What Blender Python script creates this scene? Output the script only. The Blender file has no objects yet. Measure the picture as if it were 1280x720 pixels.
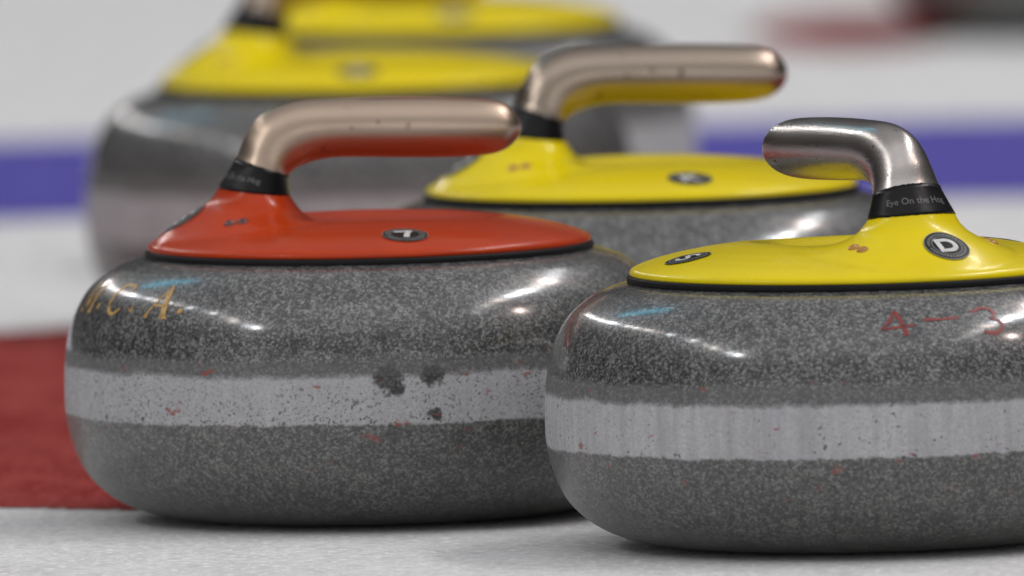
import bpy, bmesh, math, random
from mathutils import Vector, Matrix
from mathutils.bvhtree import BVHTree
R = math.radians
sc = bpy.context.scene
C = sc.collection
K = 1 / 2632.0            # drawing unit (0.38 mm) to metres

# ------------------------------------------------------------------ camera
cam_d = bpy.data.cameras.new('camera'); cam = bpy.data.objects.new('camera', cam_d); C.objects.link(cam)
cam.location = (0, 0, .8685)
cam_d.sensor_width = 36; cam_d.lens = 888; cam_d.clip_start = .5; cam_d.clip_end = 300
cam.matrix_world = (Matrix.Translation(cam.location) @ Matrix.Rotation(R(90) - .0632, 4, 'X') @ Matrix.Rotation(-.023, 4, 'Z'))
cam_d.dof.use_dof = True
cam_d.dof.focus_distance = 11.82
cam_d.dof.aperture_fstop = 9.2
cam_d.dof.aperture_blades = 9
sc.camera = cam

# ------------------------------------------------------------------ arena light
w = bpy.data.worlds.new('World'); sc.world = w; w.use_nodes = True
nt = w.node_tree; bg = nt.nodes['Background']
tc = nt.nodes.new('ShaderNodeTexCoord'); sx = nt.nodes.new('ShaderNodeSeparateXYZ'); cr = nt.nodes.new('ShaderNodeValToRGB')
nt.links.new(tc.outputs['Generated'], sx.inputs[0]); nt.links.new(sx.outputs['Z'], cr.inputs[0]); nt.links.new(cr.outputs[0], bg.inputs[0])
e = cr.color_ramp.elements
e[0].position = 0; e[0].color = (.06, .057, .057, 1)
e[1].position = 1; e[1].color = (.66, .66, .68, 1)
for p, c in ((.18, (.04, .037, .037, 1)), (.42, (.12, .118, .118, 1)), (.66, (.34, .34, .35, 1))):
    q = e.new(p); q.color = c
# the camera side of the arena is lit more strongly than the far end
def mapr_(src, *v):
    o = nt.nodes.new('ShaderNodeMapRange'); o.interpolation_type = 'SMOOTHSTEP'; nt.links.new(src, o.inputs[0])
    for i_, v_ in enumerate(v): o.inputs[1 + i_].default_value = v_
    return o.outputs[0]
nt.links.new(mapr_(sx.outputs['Y'], -.9, .2, 2.2, .72), bg.inputs[1])
mu = nt.nodes.new('ShaderNodeMath'); mu.operation = 'MULTIPLY'
nt.links.new(mapr_(sx.outputs['Y'], -.95, .0, 1, 0), mu.inputs[0]); nt.links.new(mapr_(sx.outputs['Z'], .16, .40, 1, 0), mu.inputs[1])
ml = nt.nodes.new('ShaderNodeMix'); ml.data_type = 'RGBA'; nt.links.new(mu.outputs[0], ml.inputs[0]); nt.links.new(cr.outputs[0], ml.inputs[6])
ml.inputs[7].default_value = (.50, .50, .50, 1); nt.links.new(ml.outputs[2], bg.inputs[0])
H = 7.0
def lamp(name, x, y, z, sx_, sy_, power, col):
    d = bpy.data.lights.new(name, 'AREA'); d.shape = 'RECTANGLE'; d.size = sx_; d.size_y = sy_
    d.energy = power; d.color = col
    o = bpy.data.objects.new(name, d); C.objects.link(o); o.location = (x, y, z)
    o.rotation_euler = (Vector((0, 12, 0)) - Vector((x, y, z))).to_track_quat('-Z', 'Y').to_euler()
    return o
rnd = random.Random(4)
warm = [(1, .95, .9), (1, .85, .8), (.9, .95, 1), (1, 1, 1)]
for i in range(26):
    y = 12 + H * (-.85 + 4.6 * (i / 25) ** 1.5) + rnd.uniform(-.12, .12)
    lamp('spot_lamp', -1.02 * H, y, H, .22, .30, rnd.choice((3, 6, 16, 46)) * (1 - .5 * i / 25), warm[(i * 7 + i // 3) % 4])
for i in range(9):
    t = i / 8
    lamp('ceiling_lamp', (.70 - .19 * t) * H, 12 + (-.5 + 1.55 * t) * H, H, .55, 1.0, (8, 14, 30, 58, 72, 20, 46, 12, 8)[i], warm[(i + 3) % 4]).rotation_euler = (0, 0, R(7))
lamp('ceiling_lamp', 1.04 * H, 12 - .3 * H, H, .4, .4, 45, (1, .8, .72))
lamp('screen_lamp', -.62 * H, 12 + 1.06 * H, H, .5, 2.4, 8, (.1, .7, 1))
sc.view_settings.view_transform = 'Standard'; sc.view_settings.look = 'None'
sc.view_settings.exposure = .2; sc.view_settings.gamma = 1

# ------------------------------------------------------------------ material helpers
class NT:
    def __init__(s, name):
        s.m = bpy.data.materials.new(name); s.m.use_nodes = True
        s.t = s.m.node_tree; s.p = s.t.nodes['Principled BSDF']
    def n(s, typ, **kw):
        o = s.t.nodes.new('ShaderNode' + typ)
        for k, v in kw.items(): setattr(o, k, v)
        return o
    def l(s, a, b): s.t.links.new(a, b)
    def val(s, sock, v):
        if hasattr(v, 'bl_idname') or hasattr(v, 'is_output'): s.l(v, sock)
        else: sock.default_value = v
    def math(s, op, a, b=0.0, c=None, clamp=False):
        o = s.n('Math', operation=op); o.use_clamp = clamp
        s.val(o.inputs[0], a); s.val(o.inputs[1], b)
        if c is not None: s.val(o.inputs[2], c)
        return o.outputs[0]
    def mix(s, f, a, b):
        o = s.n('Mix', data_type='RGBA'); s.val(o.inputs[0], f)
        for i, v in ((6, a), (7, b)):
            if isinstance(v, tuple): v = v + (1,) if len(v) == 3 else v
            s.val(o.inputs[i], v)
        return o.outputs[2]
    def mapr(s, v, a, b, c=0.0, d=1.0, smooth=False):
        o = s.n('MapRange'); o.clamp = True
        if smooth: o.interpolation_type = 'SMOOTHSTEP'
        s.val(o.inputs[0], v)
        for i, q in enumerate((a, b, c, d)): o.inputs[1 + i].default_value = q
        return o.outputs[0]
    def noise(s, scale, detail=2, rough=.5, vec=None, dist=0.0):
        o = s.n('TexNoise'); o.inputs['Scale'].default_value = scale; o.inputs['Detail'].default_value = detail
        o.inputs['Roughness'].default_value = rough; o.inputs['Distortion'].default_value = dist
        if vec is not None: s.l(vec, o.inputs['Vector'])
        return o.outputs[0]
    def vor(s, scale, vec=None, rand=1.0):
        o = s.n('TexVoronoi'); o.inputs['Scale'].default_value = scale; o.inputs['Randomness'].default_value = rand
        if vec is not None: s.l(vec, o.inputs['Vector'])
        return o
    def obj(s): return s.n('TexCoord').outputs['Object']
    def bump(s, h, strength, dist):
        o = s.n('Bump'); o.inputs['Strength'].default_value = strength; o.inputs['Distance'].default_value = dist
        s.l(h, o.inputs['Height']); s.l(o.outputs[0], s.p.inputs['Normal']); return o.outputs[0]
    def set(s, **kw):
        for k, v in kw.items():
            i = s.p.inputs[k.replace('_', ' ')]
            if isinstance(v, tuple) and len(v) == 3: v = v + (1,)
            s.val(i, v)

def granite(name, z0, z1, zg, seed, chips=(), base=.72, pitlo=.615, strk=1.0, top_rough=.13):
    """grey speckled granite with a pale pitted striking band between z0 and z1"""
    m = NT(name); o = m.obj()
    mp = m.n('Mapping'); m.l(o, mp.inputs[0]); mp.inputs['Location'].default_value = (seed, seed * .7, seed * .3)
    wv = m.n('TexNoise'); wv.inputs['Scale'].default_value = 900; m.l(mp.outputs[0], wv.inputs['Vector'])
    ad = m.n('VectorMath', operation='MULTIPLY_ADD'); m.l(wv.outputs['Color'], ad.inputs[0]); ad.inputs[1].default_value = (.0005,) * 3; m.l(mp.outputs[0], ad.inputs[2])
    v = ad.outputs[0]
    va = m.vor(880, v); vb = m.vor(1500, v); 
    sa = m.n('SeparateColor'); m.l(va.outputs['Color'], sa.inputs[0])
    sb = m.n('SeparateColor'); m.l(vb.outputs['Color'], sb.inputs[0])
    g = m.math('ADD', m.math('MULTIPLY', sa.outputs[0], .5), m.math('MULTIPLY', sb.outputs[0], .5))
    big = m.noise(120, 5, .7, mp.outputs[0])
    g = m.math('ADD', g, m.math('MULTIPLY', m.math('SUBTRACT', big, .5), .55))
    r = m.n('ValToRGB'); m.l(g, r.inputs[0]); el = r.color_ramp.elements
    k = base
    el[0].position = .2; el[0].color = (.022 * k, .023 * k, .027 * k, 1)
    el[1].position = .86; el[1].color = (.37 * k, .375 * k, .362 * k, 1)
    for p, c in ((.40, (.06, .061, .063)), (.55, (.12, .121, .12)), (.70, (.22, .222, .21))):
        q = el.new(p); q.color = tuple(x * k for x in c) + (1,)
    # occasional larger pale crystals
    vc = m.vor(400, v); sc_ = m.n('SeparateColor'); m.l(vc.outputs['Color'], sc_.inputs[0])
    cm = m.math('MULTIPLY', m.math('GREATER_THAN', sc_.outputs[0], .90), m.mapr(vc.outputs['Distance'], .25, .45, 1, 0))
    col = m.mix(m.math('MULTIPLY', cm, .55), r.outputs[0], (.33 * k, .333 * k, .32 * k))
    dm = m.math('MULTIPLY', m.math('LESS_THAN', sc_.outputs[1], .12), m.mapr(vc.outputs['Distance'], .3, .5, 1, 0))
    col = m.mix(m.math('MULTIPLY', dm, .7), col, (.03 * k, .031 * k, .035 * k))
    sp = m.n('SeparateXYZ'); m.l(o, sp.inputs[0]); z = sp.outputs[2]
    wob = m.math('MULTIPLY', m.math('SUBTRACT', m.noise(260, 3, .6, mp.outputs[0]), .5), .0035)
    wob2 = m.math('MULTIPLY', m.math('SUBTRACT', m.noise(35, 2, .5, mp.outputs[0]), .5), .004)
    zz = m.math('ADD', m.math('ADD', z, wob), wob2)
    # honed lower half, slightly paler and dull
    low = m.mapr(zz, z0 - .0006, z0 + .0006, 1, 0)
    col = m.mix(m.math('MULTIPLY', low, .2), col, (.25 * k, .25 * k, .23 * k))
    # grey scuffed collar above the band
    collar = m.math('MULTIPLY', m.mapr(zz, z1, z1 + .001), m.mapr(zz, zg - .0015, zg + .002, 1, 0))
    col = m.mix(m.math('MULTIPLY', collar, .5), col, (.20, .198, .195))
    # pale band
    band = m.math('MULTIPLY', m.mapr(zz, z0 - .0006, z0 + .0006), m.mapr(zz, z1 - .0014, z1 + .0014, 1, 0))
    pit = m.mapr(m.noise(800, 2, .6, mp.outputs[0]), pitlo, pitlo + .04)
    pit2 = m.mapr(m.noise(300, 2, .6, mp.outputs[0]), .66, .70)
    pits = m.math('MAXIMUM', pit, pit2)
    fade = m.noise(12, 3, .6, mp.outputs[0])
    pits = m.math('MULTIPLY', pits, m.mapr(fade, .36, .54, .25, 1))
    ang = m.n('Mapping'); m.l(mp.outputs[0], ang.inputs[0]); ang.inputs['Scale'].default_value = (1, 1, .08)
    streak = m.noise(160, 3, .6, ang.outputs[0])
    bc = m.mix(m.mapr(streak, .3, .7, .5 - .5 * strk, .5 + .5 * strk), (.38, .38, .395), (.55, .55, .565))
    bc = m.mix(m.math('MULTIPLY', m.mapr(g, .42, .62, 1, 0), .38), bc, (.30, .30, .30))
    bc = m.mix(m.math('MULTIPLY', pits, .95), bc, (.07, .065, .06))
    chipm = None
    for (cx, cy, cz, cr_) in chips:
        d = m.n('VectorMath', operation='DISTANCE'); m.l(ad.outputs[0], d.inputs[0])
        d.inputs[1].default_value = (cx + seed + .00025, cy + seed * .7 + .00025, cz + seed * .3 + .00025)
        a = m.math('ADD', d.outputs['Value'], m.math('MULTIPLY', wob, 2.6))
        q = m.mapr(a, cr_ * .8, cr_ * 1.1, 1, 0)
        chipm = q if chipm is None else m.math('MAXIMUM', chipm, q)
    if chipm is not None:
        band = m.math('MULTIPLY', band, m.math('SUBTRACT', 1, m.math('MULTIPLY', chipm, .9)))
    col = m.mix(band, col, bc)
    if chipm is not None:
        col = m.mix(m.math('MULTIPLY', chipm, .52), col, (.030, .029, .028))
    # red and ochre rubs close to the band
    sm = m.n('Mapping'); m.l(mp.outputs[0], sm.inputs[0]); sm.inputs['Scale'].default_value = (1, 1, 2.2)
    rub = m.mapr(m.noise(75, 3, .62, sm.outputs[0]), .655, .70)
    near = m.math('MULTIPLY', m.mapr(z, z0 - .028, z0 - .004), m.mapr(z, zg + .0, zg + .006, 1, 0))
    col = m.mix(m.math('MULTIPLY', m.math('MULTIPLY', rub, near), .7), col, (.30, .055, .035))
    m.set(Base_Color=col)
    polish = m.mapr(zz, zg - .001, zg + .002)
    m.set(Roughness=m.mapr(polish, 0, 1, .5, .32), Specular_IOR_Level=.35)
    m.val(m.p.inputs['Coat Weight'], m.math('ADD', polish, m.math('MULTIPLY', low, .95)))
    m.val(m.p.inputs['Coat Roughness'], m.mapr(polish, 0, 1, .34, top_rough)); m.p.inputs['Coat IOR'].default_value = 1.55
    m.bump(m.math('SUBTRACT', m.math('MULTIPLY', g, m.mapr(polish, 0, 1, .6, .02)), m.math('MULTIPLY', m.math('MULTIPLY', pits, band), .8)), .5, .0006)
    return m.m

def paint(name, col, dark, rough=.22):
    m = NT(name); o = m.obj()
    n = m.noise(30, 4, .6, o); n2 = m.noise(220, 3, .6, o)
    c = m.mix(m.mapr(n, .35, .75, 0, .35), col, dark)
    spk = m.mapr(n2, .74, .77)
    c = m.mix(m.math('MULTIPLY', spk, .6), c, tuple(x * .35 for x in dark))
    m.set(Base_Color=c, Roughness=m.mapr(n, .3, .7, rough, rough + .12), IOR=1.36, Specular_IOR_Level=.3, Coat_Weight=.28, Coat_Roughness=.12, Coat_IOR=1.36)
    m.bump(m.noise(90, 3, .5, o), .12, .0008)
    return m.m

def metal(name, col, rough, dirt):
    m = NT(name); o = m.obj()
    mp = m.n('Mapping'); m.l(o, mp.inputs[0]); mp.inputs['Scale'].default_value = (.25, 1, 1)
    n = m.noise(60, 5, .65, mp.outputs[0]); s = m.noise(130, 3, .6, o)
    fine = m.noise(1100, 2, .7, o)
    c = m.mix(m.mapr(n, .35, .7, 0, .45), col, tuple(x * .72 for x in col))
    c = m.mix(m.math('MULTIPLY', m.mapr(s, .665, .70), dirt), c, (.06, .04, .03))
    m.set(Base_Color=c, Metallic=1.0, Roughness=m.math('ADD', m.mapr(n, .3, .7, rough - .04, rough + .08), m.math('MULTIPLY', fine, .06)))
    mq = m.n('Mapping'); m.l(o, mq.inputs[0]); mq.inputs['Scale'].default_value = (.06, 1, 1); mq.inputs['Rotation'].default_value = (0, .05, .08)
    sc2 = m.noise(520, 3, .7, mq.outputs[0])
    m.bump(m.math('ADD', fine, m.math('MULTIPLY', sc2, 1.5)), .14, .0003)
    return m.m

def plain(name, col, rough=.5, coat=0.0):
    m = NT(name); o = m.obj(); n = m.noise(180, 3, .6, o)
    c = m.mix(m.mapr(n, .35, .7), col, tuple(x * .7 for x in col))
    m.set(Base_Color=c, Roughness=rough, Coat_Weight=coat, Coat_Roughness=.06)
    return m.m

M_yellow = paint('yellow paint', (.82, .655, .001), (.64, .48, .002))
M_red = paint('red paint', (.49, .042, .003), (.27, .018, .003), .24)
M_champ = metal('satin champagne metal', (.48, .375, .29), .32, .35)
M_champ_dark = metal('worn champagne metal', (.38, .31, .25), .24, .8)
M_silver = metal('polished grey metal', (.50, .465, .44), .22, .8)
M_rubber = plain('black rubber', (.006, .006, .007), .6)
M_tape = plain('glossy black tape', (.005, .005, .006), .3)
M_stick = plain('black sticker', (.005, .005, .006), .42)
for m_ in (M_tape, M_stick, M_rubber): m_.node_tree.nodes['Principled BSDF'].inputs['Specular IOR Level'].default_value = .22
M_print = plain('white print', (.72, .72, .70), .35)
M_grey = plain('grey print', (.26, .27, .27), .4)
M_faint = plain('faded grey print', (.15, .15, .15), .4)
def worn(name, a, b, sc_, lo, hi):
    m = NT(name); o = m.obj(); m.set(Base_Color=m.mix(m.mapr(m.noise(sc_, 4, .7, o), lo, hi), a, b), Roughness=.42); return m.m
M_gold = worn('gold leaf in the cut letters', (.60, .36, .10), (.10, .055, .02), 420, .50, .66)
M_redpen = worn('red paint in the cut figures', (.26, .022, .018), (.10, .04, .04), 300, .46, .68)
M_screw_r = plain('dark red screw', (.10, .014, .012), .25, .6)
M_screw_y = plain('orange brown screw', (.50, .22, .02), .3, .6)
M_wear = plain('worn primer', (.50, .49, .47), .5)
M_yline = plain('old yellow paint', (.62, .47, .02), .4)
M_scuff = plain('red brown scuff', (.33, .07, .04), .5)

# ------------------------------------------------------------------ mesh helpers
def link(name, bm, mat, parent=None, smooth=True):
    me = bpy.data.meshes.new(name); bmesh.ops.recalc_face_normals(bm, faces=bm.faces) if smooth == 'fix' else None
    bm.to_mesh(me); bm.free()
    for f in me.polygons: f.use_smooth = bool(smooth)
    me.materials.append(mat)
    o = bpy.data.objects.new(name, me); C.objects.link(o); o.parent = parent
    return o
def loft(rings, cap0=True, cap1=True):
    bm = bmesh.new(); vs = [[bm.verts.new(p) for p in r] for r in rings]; n = len(rings[0])
    for a, b in zip(vs, vs[1:]):
        for i in range(n): bm.faces.new((a[i], a[(i + 1) % n], b[(i + 1) % n], b[i]))
    if cap0: bm.faces.new(vs[0][::-1])
    if cap1: bm.faces.new(vs[-1])
    return bm
def catmull(pts, sub):
    out = []
    for i in range(len(pts) - 1):
        p0 = pts[max(i - 1, 0)]; p1 = pts[i]; p2 = pts[i + 1]; p3 = pts[min(i + 2, len(pts) - 1)]
        for k in range(sub):
            t = k / sub
            out.append(tuple(.5 * (2 * b + (c - a) * t + (2 * a - 5 * b + 4 * c - d) * t * t + (3 * b - a - 3 * c + d) * t ** 3)
                             for a, b, c, d in zip(p0, p1, p2, p3)))
    out.append(tuple(pts[-1])); return out
def revolve(prof, n=192):
    return loft([[(r * math.cos(2 * math.pi * i / n) * K, r * math.sin(2 * math.pi * i / n) * K, z * K) for i in range(n)] for r, z in prof], True, True)

# granite profile: radius, height above the ice
PROF = [(60, 10), (140, 7), (152, 3), (163, .6), (172, 0), (181, .2), (205, .6), (234, 2), (269, 6.5), (304, 16.5), (333, 32.5), (358, 56.5), (372, 81), (381.6, 110), (386, 135), (387, 167), (385.6, 205), (380, 240), (370, 270), (352, 298.5), (321.7, 322.5), (300, 331.5), (282, 336.5)]
BODY = catmull(PROF, 6) + [(270, 337.5), (40, 338)]
ZR = 345
def dome(r):
    T = [(0, 41), (50, 41), (100, 39.5), (150, 36), (190, 31), (223, 25), (250, 18.5), (265, 13.5), (274, 9.5), (300, 2)]
    for (a, x), (b, y) in zip(T, T[1:]):
        if a <= r <= b: return x + (y - x) * (r - a) / (b - a)
    return 2
def dish(x, y):           # the hollow for the fingers under the grip
    t = min(1, max(0, (1 - math.hypot((x - 12) / 175, y / 122)) / .42)); return 15 * t * t * (3 - 2 * t)
def px(x, y): return ((x - 461) - .023 * (y - 303), 303 - (y + .023 * (x - 461)))
SEC = [((271, 229), (360, 238), 112), ((293, 193), (359.5, 215), 88), ((305, 164), (369, 205), 78), ((326, 137), (387, 197.5), 74), ((365, 121), (412, 192.5), 74),
       ((425, 116.5), (440, 191.5), 75), ((500, 115), (500, 192.5), 77), ((565, 116), (565, 192.5), 77), ((610, 119), (608, 190), 74), ((634, 126.5), (631, 184), 65), ((647, 139), (645, 173), 42), ((652, 150), (651.5, 163), 17), ((653, 156), (653, 158), 3)]
def sec_tuple(s):
    a = px(*s[0]); b = px(*s[1]); return (a[0], a[1], b[0], b[1], s[2])
SECS = catmull([sec_tuple(s) for s in SEC], 8)
NS = 96
def sec_ring(s, grow=1.0):
    ox, oz, ix, iz, wd = s; cx, cz = (ox + ix) / 2, (oz + iz) / 2; ax, az = (ix - ox) / 2 * grow, (iz - oz) / 2 * grow
    out = []
    for i in range(NS):
        t = 2 * math.pi * i / NS
        out.append(((cx + ax * math.cos(t)) * K, wd / 2 * grow * math.sin(t) * K, (ZR + cz + az * math.cos(t)) * K))
    return out
def cover_bm():
    neck = sec_ring(SECS[0]); rings = []
    for r, z in ((271, -1), (276.5, -.5), (279, 1.2), (279.3, 3.6), (278, 6.6), (274, 9.5)):
        rings.append([(r * math.cos(2 * math.pi * i / NS) * K, r * math.sin(2 * math.pi * i / NS) * K, (ZR + z) * K) for i in range(NS)])
    N = 56
    for j in range(1, N + 1):
        t = j / N; t = 1 - (1 - t) ** 1.7
        ring = []
        for i in range(NS):
            th = 2 * math.pi * i / NS
            ox, oy = 274 * math.cos(th), 274 * math.sin(th)
            nx, ny, nz = (c / K for c in neck[i]); nz -= ZR
            x = ox + (nx - ox) * t; y = oy + (ny - oy) * t
            d = math.hypot(x - nx, y - ny); wl = ((1 - math.cos(th)) / 2)
            D = 85 + (84 - 85) * wl; p = 3.6 + (1.12 - 3.6) * wl ** 1.3
            D = min(D, math.hypot(ox - nx, oy - ny))
            b = dome(math.hypot(x, y)) - dish(x, y); q = min(1, d / D); wl = wl ** 1.3
            h = b + (nz - b) * (wl * (.35 * math.exp(-d / 9) * (1 - q) + .65 * (1 - q) + .35 * math.exp(-d / 9) * q * (1 - q)) + (1 - wl) * (1 - q) ** 3.6)
            ring.append((x * K, y * K, (ZR + h) * K))
        rings.append(ring)
    return loft(rings, True, True)
def tape_bm():
    n0, n1 = 0, 8
    rings = []
    rr = random.Random(2); jag = [rr.uniform(-1, 1) for _ in range(NS)]
    for k in range(n0, n1 + 1):
        g = 1.012 if 0 < k < n1 else 1.0
        r = sec_ring(SECS[k], g)
        if k == n0: r = sec_ring(SECS[0], 1.006)
        rings.append(r)
    first = [(x, y, z - (.9 + .5 * jag[i]) * K) for i, (x, y, z) in enumerate(sec_ring(SECS[0], 1.02))]
    last = [(x, y, z + (.8 + .6 * jag[-i]) * K) for i, (x, y, z) in enumerate(sec_ring(SECS[n1], 1.016))]
    return loft([sec_ring(SECS[0], .97), first] + rings[1:-1] + [last, sec_ring(SECS[n1], .97)], False, False)
def handle_bm():
    return loft([sec_ring(s) for s in SECS[7:]], True, True)
ME = {}
for nm, fn in (('cover', cover_bm), ('tape', tape_bm), ('handle', handle_bm), ('body', lambda: revolve(BODY)),
               ('seal', lambda: revolve([(270, 336), (281.5, 336), (282.5, 338.5), (282.5, 343), (280.5, 345.5), (270, 345.6)], 128))):
    ME[nm] = fn(); ME[nm].normal_update()
BV = {k: BVHTree.FromBMesh(v) for k, v in ME.items()}

def project(kind, P, n, up, verts, off):
    """lay 2-D drawing vertices (units K) on the surface `kind` round P, looking along -n"""
    n = n.normalized(); x = up.cross(n).normalized(); y = n.cross(x)
    out = []
    for a, b in verts:
        s = P + x * a * K + y * b * K + n * .02
        h = BV[kind].ray_cast(s, -n)
        q = h[0] if h[0] is not None else s - n * .02
        nn = h[1] if h[0] is not None else n
        if nn.dot(n) < 0: nn = -nn
        out.append(q + nn * off)
    return out
def surf(kind, P, d):
    h = BV[kind].ray_cast(P, d); return h[0], (h[1] if h[1].dot(d) < 0 else -h[1])
def decal(name, mat, kind, P, n, up, verts, faces, off, parent):
    q = project(kind, P, n, up, verts, off); bm = bmesh.new(); vs = [bm.verts.new(v) for v in q]
    for f in faces:
        try: bm.faces.new([vs[i] for i in f])
        except ValueError: pass
    for f in bm.faces:
        f.normal_update()
        if f.normal.dot(n) < 0: f.normal_flip()
    return link(name, bm, mat, parent)
def disc2d(r, nr=7, n=40, r0=0.0):
    vs, fs = [], []
    for j in range(nr + 1):
        rr = r0 + (r - r0) * j / nr
        for i in range(n): vs.append((rr * math.cos(2 * math.pi * i / n), rr * math.sin(2 * math.pi * i / n)))
    for j in range(nr):
        for i in range(n): fs.append((j * n + i, j * n + (i + 1) % n, (j + 1) * n + (i + 1) % n, (j + 1) * n + i))
    return vs, fs
def strokes2d(lines, seg=1.6):
    """lines: list of [(x, y, width), ...] poly-strokes, rounded by dense sampling"""
    vs, fs = [], []
    for L in lines:
        pts = []
        for a, b in zip(L, L[1:]):
            n = max(1, int(math.hypot(b[0] - a[0], b[1] - a[1]) / seg))
            pts += [tuple(a[k] + (b[k] - a[k]) * i / n for k in range(3)) for i in range(n)]
        pts.append(L[-1]); b0 = len(vs)
        for i, p in enumerate(pts):
            q0 = pts[max(i - 1, 0)]; q1 = pts[min(i + 1, len(pts) - 1)]
            dx, dy = q1[0] - q0[0], q1[1] - q0[1]; l = math.hypot(dx, dy) or 1
            for s in (-.5, 0, .5): vs.append((p[0] - dy / l * p[2] * s, p[1] + dx / l * p[2] * s))
        for i in range(len(pts) - 1):
            for k in (0, 1): fs.append((b0 + 3 * i + k, b0 + 3 * i + k + 1, b0 + 3 * i + 4 + k, b0 + 3 * i + 3 + k))
    return vs, fs
def arc(cx, cy, rx, ry, a0, a1, w0, w1=None, n=18, wm=None):
    out = []
    for i in range(n + 1):
        t = i / n; a = R(a0 + (a1 - a0) * t); ww = w0 + ((w1 if w1 is not None else w0) - w0) * t
        if wm is not None: ww = w0 + (wm - w0) * math.sin(math.pi * t)
        out.append((cx + rx * math.cos(a), cy + ry * math.sin(a), ww))
    return out
def font2d(text, size):
    cu = bpy.data.curves.new('t', 'FONT'); cu.body = text; cu.size = size; cu.align_x = 'CENTER'; cu.align_y = 'CENTER'; cu.resolution_u = 3
    o = bpy.data.objects.new('t', cu); C.objects.link(o)
    dg = bpy.context.evaluated_depsgraph_get(); me = bpy.data.meshes.new_from_object(o.evaluated_get(dg))
    bm = bmesh.new(); bm.from_mesh(me); bmesh.ops.triangulate(bm, faces=bm.faces)
    for _ in range(2):
        ed = [e_ for e_ in bm.edges if e_.calc_length() > size * .12]
        if ed: bmesh.ops.subdivide_edges(bm, edges=ed, cuts=1); bmesh.ops.triangulate(bm, faces=bm.faces)
    bm.verts.index_update()
    vs = [(v.co.x, v.co.y) for v in bm.verts]; fs = [tuple(v.index for v in f.verts) for f in bm.faces]
    bm.free(); bpy.data.objects.remove(o); bpy.data.curves.remove(cu); bpy.data.meshes.remove(me)
    return vs, fs
GL = {'7': [[(-9, 9, 5), (-8, 9.6, 5), (7, 9.6, 5)], [(8, 11.6, 4.6), (3, 3, 5), (.5, -4, 5.6), (-.5, -11, 6)]],
      'D': [[(-8, -10.5, 5), (-8, 10.5, 5)], [(-8, 8.4, 4.6), (0, 8.4, 5)] + arc(0, 0, 8.4, 8.4, 90, -90, 5, n=16) + [(-8, -8.4, 4.6)]],
      'S': [arc(0, 5.4, 7, 5.4, 20, 270, 4.6, n=14) + arc(0, -5.4, 7, 5.4, 90, -160, 4.6, n=14)],
      'K': [[(-7, -11, 5), (-7, 11, 5)], [(8, 11, 5), (-5, 0, 4.6), (8, -11, 5)]]}
TMP = {}
def sticker(parent, kind, P, d, up, glyph, rot=0, r=29):
    h, n = surf(kind, P, d); up = Matrix.Rotation(R(rot), 3, n) @ up
    v, f = disc2d(r); s = decal('sticker', M_stick, kind, h, n, up, v, f, .0004, parent)
    v, f = disc2d(r, 1, 48, r - 1.0); decal('rim', M_grey, kind, h, n, up, v, f, .0006, s)
    rr = random.Random(5); L = []
    a = 0
    while a < 352:                       # the unreadably small ring of print
        wd = rr.uniform(4, 8)
        if not (172 < a < 182): L.append(arc(0, 0, r * .80, r * .80, a, a + wd * .72, 3.6 * rr.uniform(.8, 1.1), n=2))
        a += wd + 2
    v, f = strokes2d(L); decal('ring_print', M_grey, kind, h, n, up, v, f, .0006, s)
    v, f = strokes2d([arc(0, 0, r * .66, r * .66, 0, 360, 1.0, n=40)]); decal('ring_line', M_grey, kind, h, n, up, v, f, .0006, s)
    v, f = strokes2d([[(a_ * 1.28, b_ * 1.28, c_ * 1.28) for a_, b_, c_ in L_] for L_ in GL[glyph]]); decal('letter' if glyph != '7' else 'numeral', M_print, kind, h, n, up, v, f, .0007, s)
    return s

def bump_screw(parent, mat, P, d, r=5.5):
    h, n = surf('cover', P, d); x = n.orthogonal().normalized(); y = n.cross(x); rings = []
    for rr, zz in ((r * 1.15, -.5), (r * 1.1, .8), (r * .8, 2.4), (r * .55, 2.2), (r * .4, .8)):
        rings.append([h + (x * math.cos(a) + y * math.sin(a)) * rr * K + n * zz * K for a in (2 * math.pi * i / 16 for i in range(16))])
    return link('screw', loft(rings, False, True), mat, parent)

def band_text(parent, text, a0, size, mat):
    """print running round the tape"""
    v, f = font2d(text, size)
    bm = bmesh.new(); vs = []
    for a, b in v:
        th = a0 + a / 45.0; t = max(0, min(7.99, 4 + b / 40 * 8)); s0 = SECS[int(t)]; s1 = SECS[int(t) + 1]; fr = t - int(t)
        s = tuple(p + (q - p) * fr for p, q in zip(s0, s1)); ox, oz, ix, iz, wd = s
        cx, cz = (ox + ix) / 2, (oz + iz) / 2; g = 1.022
        vs.append(bm.verts.new(((cx + (ix - ox) / 2 * g * math.cos(th)) * K, wd / 2 * g * math.sin(th) * K, (ZR + cz + (iz - oz) / 2 * g * math.cos(th)) * K)))
    for q in f:
        try: bm.faces.new([vs[i] for i in q])
        except ValueError: pass
    return link('tape_print', bm, mat, parent)

def mesh_obj(name, key, mat, parent):
    me = bpy.data.meshes.new(name); ME[key].to_mesh(me)
    for p in me.polygons: p.use_smooth = True
    me.materials.append(mat); o = bpy.data.objects.new(name, me); C.objects.link(o); o.parent = parent; return o

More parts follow.
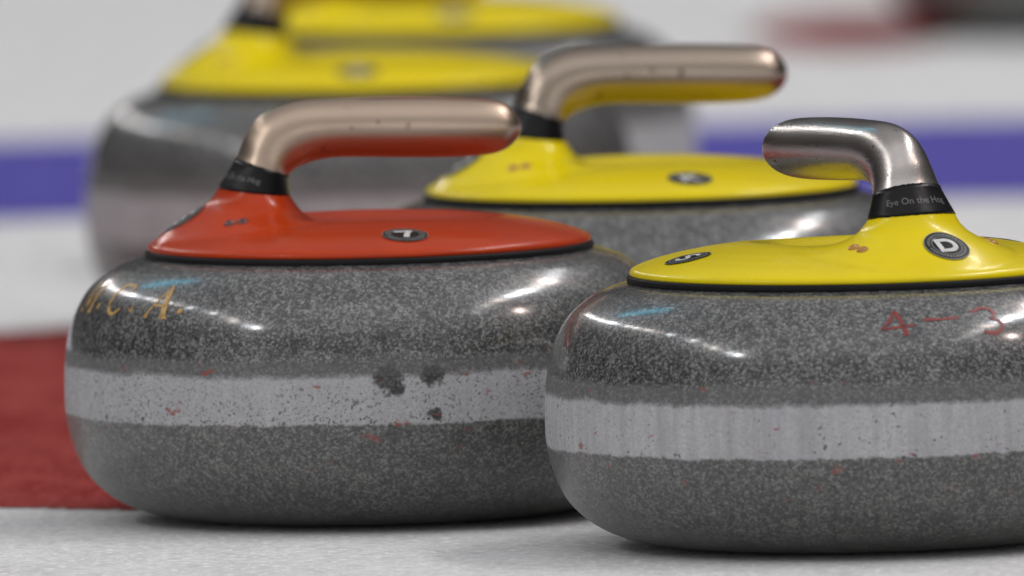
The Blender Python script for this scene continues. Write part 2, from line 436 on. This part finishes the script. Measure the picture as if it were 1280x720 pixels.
DOWN = Vector((0, 0, -1))
def pol(r, a): return (r * math.cos(R(a)) * K, r * math.sin(R(a)) * K)
def stone(label, x, y, rot, paint_m, metal_m, gran_m, screw_m, side_l, side_r, back, group='curling stones in a cluster on the ice', body_rot=None):
    t = bpy.data.objects.new('curling_stone', None); C.objects.link(t); t.empty_display_size = .05
    t.location = (x, y, .0005); t.rotation_euler = (0, 0, R(rot)); t['label'] = label; t['category'] = 'curling stone'; t['group'] = group
    b = mesh_obj('granite_body', 'body', gran_m, t); b.rotation_euler = (0, 0, R(-rot + (body_rot or 0)))
    mesh_obj('seal_ring', 'seal', M_rubber, t)
    c = mesh_obj('cover', 'cover', paint_m, t)
    mesh_obj('handle', 'handle', metal_m, t)
    tp = mesh_obj('tape_band', 'tape', M_tape, t)
    for g, r_, a in ((side_l, 223, 84), (side_r, 223, -84)):
        px_, py_ = pol(r_, a); up = Vector((-px_, -py_, 0))
        sticker(c, 'cover', Vector((px_, py_, .2)), DOWN, up, g, 0)
    # sticker on the slope behind the neck
    sticker(c, 'cover', Vector((-300 * K, 0, (ZR + 100) * K)), Vector((.75, 0, -.66)).normalized() , Vector((.6, 0, .8)), back, 0, 29)
    for sgn in (-1, 1):
        for dx in (-8, 8):
            bump_screw(c, screw_m, Vector(((-176 + dx) * K, sgn * (93 + dx * .2) * K, .2)), DOWN, 6.5)
    return t, b, c, tp

# ------------------------------------------------------------------ ice and painted rings
def sheet(name, kind, mat, bm):
    o = link(name, bm, mat, None, False); o['kind'] = kind; return o
def ice_mat(name, col, col2, rough, sss=0.0):
    m = NT(name); o = m.obj()
    n = m.noise(9, 5, .6, o); f = m.noise(420, 4, .7, o); p = m.vor(170, o)
    mp = m.n('Mapping'); m.l(o, mp.inputs[0]); mp.inputs['Scale'].default_value = (1, .35, 1)
    s = m.noise(26, 5, .7, mp.outputs[0])
    c = m.mix(m.mapr(s, .35, .68), col, col2)
    g1 = m.noise(70, 4, .75, o); g2 = m.noise(190, 3, .7, o)
    c = m.mix(m.math('MULTIPLY', m.mapr(g1, .48, .62), .5), c, tuple(x * .66 for x in col))
    c = m.mix(m.math('MULTIPLY', m.mapr(g2, .52, .64), .75), c, tuple(min(.9, x * 1.4 + .03) for x in col2))
    c = m.mix(m.math('MULTIPLY', m.mapr(f, .45, .75), .22), c, tuple(x * .72 for x in col))
    m.set(Base_Color=c, Roughness=m.mapr(f, .3, .7, rough, rough + .2), Specular_IOR_Level=.04)
    m.p.inputs['IOR'].default_value = 1.31
    h = m.math('ADD', m.math('MULTIPLY', m.mapr(p.outputs['Distance'], .1, .6, 1, 0), .6), f)
    m.bump(m.math('ADD', h, m.math('MULTIPLY', g2, 2.0)), .5, .0014)
    m.set(Subsurface_Weight=sss, Subsurface_Scale=.06); m.p.inputs['Subsurface Radius'].default_value = (1, 1, 1)
    return m.m
M_ice = ice_mat('pebbled white ice', (.52, .52, .523), (.64, .64, .635), .5, 1.0)
M_icered = ice_mat('red ring under the ice', (.20, .017, .015), (.34, .072, .064), .5)
M_iceblue = ice_mat('blue ring under the ice', (.075, .067, .33), (.12, .11, .40), .5)
bm = bmesh.new(); S = 60
vs = [bm.verts.new(p) for p in ((-S, -S, 0), (S, -S, 0), (S, S, 0), (-S, S, 0))]; bm.faces.new(vs)
sheet('ice', 'structure', M_ice, bm)
CY = 12.81
def ring_bm(r0, r1, z, cx=0, cy=CY, n=256, jag=0.0):
    q_ = random.Random(8); ja = [q_.uniform(-1, 1) for _ in range(n)]; ja = [(ja[i] + ja[i - 1] + ja[i - 2]) / 2 * jag for i in range(n)]
    bm = bmesh.new(); a = []
    for r in (r0, r1): a.append([bm.verts.new((cx + (r + ja[i]) * math.cos(2 * math.pi * i / n), cy + (r + ja[i]) * math.sin(2 * math.pi * i / n), z)) for i in range(n)])
    for i in range(n): bm.faces.new((a[0][i], a[1][i], a[1][(i + 1) % n], a[0][(i + 1) % n]))
    return bm
sheet('red_ring', 'structure', M_icered, ring_bm(.15, .77, .0004, .143, 12.80, n=2800, jag=.007))
bm = bmesh.new(); bm.faces.new([bm.verts.new((.225 + .068 * math.cos(2 * math.pi * i / 40), 16.25 + .22 * math.sin(2 * math.pi * i / 40), .0004)) for i in range(40)])
sheet('red_mark', 'structure', M_icered, bm)
sheet('blue_ring', 'structure', M_iceblue, ring_bm(1.66, 2.44, .0004))

# ------------------------------------------------------------------ the stones
def chip(u, z, r):
    rr = 387; return (u * K, -math.sqrt(rr * rr - u * u) * K, z * K, r * K)
G_A = granite('speckled granite', 140 * K, 202 * K, 221 * K, 1.3, [chip(22, 198, 17), chip(30, 186, 12), chip(76, 202, 15), chip(80, 152, 8), chip(27, 133, 11)], pitlo=.585, strk=.35)
G_B = granite('worn speckled granite', 132 * K, 200 * K, 224 * K, 2.9, [], pitlo=.66)
G_C = granite('dull speckled granite', 137 * K, 204 * K, 226 * K, 4.1, [])

stA, bA, cA, tA = stone('grey granite stone with red cover and champagne handle, in sharp focus at the left', -.0677, 12.038, 6, M_red, M_champ, G_A, M_screw_r, 'K', '7', 'S')
stB, bB, cB, tB = stone('nearest yellow covered granite stone, silver handle turned away, cut off by right edge', .1610, 11.788, 118, M_yellow, M_silver, G_B, M_screw_y, 'S', 'K', 'D')
stC, bC, cC, tC = stone('yellow covered granite stone right behind the red covered one, its handle pointing right', .0647, 12.39, 10, M_yellow, M_champ_dark, G_C, M_screw_y, 'S', 'K', 'D')
stD, bD, cD, tD = stone('blurred yellow covered stone at back left, its granite side and cover in view', -.079, 13.42, -6, M_yellow, M_champ_dark, G_C, M_screw_y, 'D', 'S', 'K', body_rot=70)
stE, bE, cE, tE = stone('farthest yellow covered stone, mostly hidden behind another yellow one at the top edge', -.043, 13.97, 4, M_yellow, M_silver, G_C, M_screw_y, 'K', 'D', 'S', body_rot=150)
stF, bF, cF, tF = stone('distant dark stone at the top right corner, only its underside in view', .385, 16.2, 20, M_red, M_silver, G_C, M_screw_r, 'S', 'D', 'K', body_rot=200)

for t_, k_, d_ in ((stA, .980, 7.5), (stB, .965, 12)):      # these two have a slightly flatter granite
    for o_ in t_.children:
        if o_.name.startswith('granite'): o_.scale = (1, 1, k_)
        else: o_.location.z = -d_ * K
# engraved gold letters on the left shoulder of the red stone (body axes = world axes)
def glyph_on_body(name, parent, mat, az, z, lines, k=1.0, tilt=0, shx=0.0):
    a = R(az); P = Vector((math.sin(a), -math.cos(a), 0)) * 600 * K + Vector((0, 0, (z + 180) * K))
    h, n = surf('body', P, (Vector((math.sin(a) * 350, -math.cos(a) * 350, z)) * K - P).normalized())
    up = Matrix.Rotation(R(tilt), 3, n) @ Vector((0, 0, 1))
    v, f = strokes2d([[(x * k + y * shx, y * k, w_ * k * 1.15) for x, y, w_ in L] for L in lines])
    return decal(name, mat, 'body', h, n, up, v, f, .00025, parent)
serA = [[(-19, -25, 3.2), (0, 8, 2.6), (6, 27, 2.4)], [(5, 28, 3), (10, 8, 7.5), (17, -25, 8.5)], [(-10, -8, 2.8), (12, -8, 2.8)], [(-24, -25.5, 2.4), (-14, -25.5, 2.4)], [(9, -25.5, 2.6), (25, -25.5, 2.6)]]
serC = [[(19, 13, 3), (18, 21, 5.5), (12, 25.5, 3.6)] + arc(0, 0, 19, 25, 62, 305, 3.2, n=26, wm=6.2) + [(17, -15, 2)]]
serM = [[(-21, -25, 2.6), (-19, 25, 3)], [(-20, 25, 4), (-2, -20, 6.5)], [(-2, -20, 2.6), (18, 25, 2.6)], [(17, 25, 6.5), (21, -25, 7)], [(-27, -25.5, 2.4), (-14, -25.5, 2.4)], [(13, -25.5, 2.4), (29, -25.5, 2.4)]]
dot = [arc(0, 0, 1.8, 1.8, 0, 360, 4.2, n=10)]
lt = 291
for az, L in ((-47, serA), (-61.5, serC), (-76, serM)): glyph_on_body('engraved_letter', bA, M_gold, az, lt, L, .92)
for az in (-40.5, -55, -69): glyph_on_body('engraved_dot', bA, M_gold, az, lt - 18, dot)
four = [[(14, -24, 6), (10, -6, 6), (0, 24, 5.5)], [(0, 25, 4), (-10, 2, 4), (-22, -12, 4)], [(-22, -12, 3.4), (0, -9, 3.8), (26, -5, 4.6)]]
dash = [[(-26, -1, 5), (0, -2, 3.4), (24, 1, 4.6)]]
three = [[(-20, 16, 7), (-17, 19, 5)] + arc(-2, 12, 15, 12, 140, -70, 4.4, n=14) + arc(0, -12, 18, 13, 80, -140, 5.0, n=16)]
glyph_on_body('engraved_numeral', bB, M_redpen, 7.0, 300, four, .84)
glyph_on_body('engraved_dash', bB, M_redpen, 16.7, 306, dash, .9)
glyph_on_body('engraved_numeral', bB, M_redpen, 26.4, 300, three, .84)

band_text(tA, 'Eye On the Hog', R(222), 11, M_faint)
band_text(tB, 'Eye On the Hog', R(168), 11, M_faint)
band_text(tC, 'Eye On the Hog', R(190), 11, M_faint)

# worn edge of the red cover
def rim_wear(name, parent, mat, a0, a1, r0, r1, n=26, seed=1):
    rr = random.Random(seed); vs, fs = [], []; bm = bmesh.new(); prev = None
    for i in range(n + 1):
        a = a0 + (a1 - a0) * i / n; f = abs(math.sin(math.pi * i / n)) ** .5
        ra, rb = r0 + (r1 - r0) * (1 - f * rr.uniform(.7, 1)), r1
        cur = []
        for q in (ra, (ra + rb) / 2, rb):
            X, Y = pol(q, a); h, nn = surf('cover', Vector((X, Y, .2)), DOWN); cur.append(bm.verts.new(h + nn * .0003))
        if prev:
            for k in (0, 1): bm.faces.new((prev[k], prev[k + 1], cur[k + 1], cur[k]))
        prev = cur
    return link(name, bm, mat, parent)
rim_wear('paint_chip', cA, M_wear, 12, 33, 236, 262)
rim_wear('paint_chip', cA, M_yline, 31, 50, 214, 232, seed=5)

hd = [o for o in stA.children if o.name.startswith('handle')][0]
v, f = strokes2d([[(-85, 0, .8), (-30, 1.5, 2.2), (40, .5, 1.2), (105, -1, .6)], [(20, 5, .5), (70, 4, 1.3), (120, 3, .5)]], 3)
decal('scratch', M_scuff, 'handle', Vector((75 * K, -16 * K, .3)), Vector((0, 0, 1)), Vector((0, 1, 0)), v, f, .0002, hd)
for b in ME.values(): b.free()
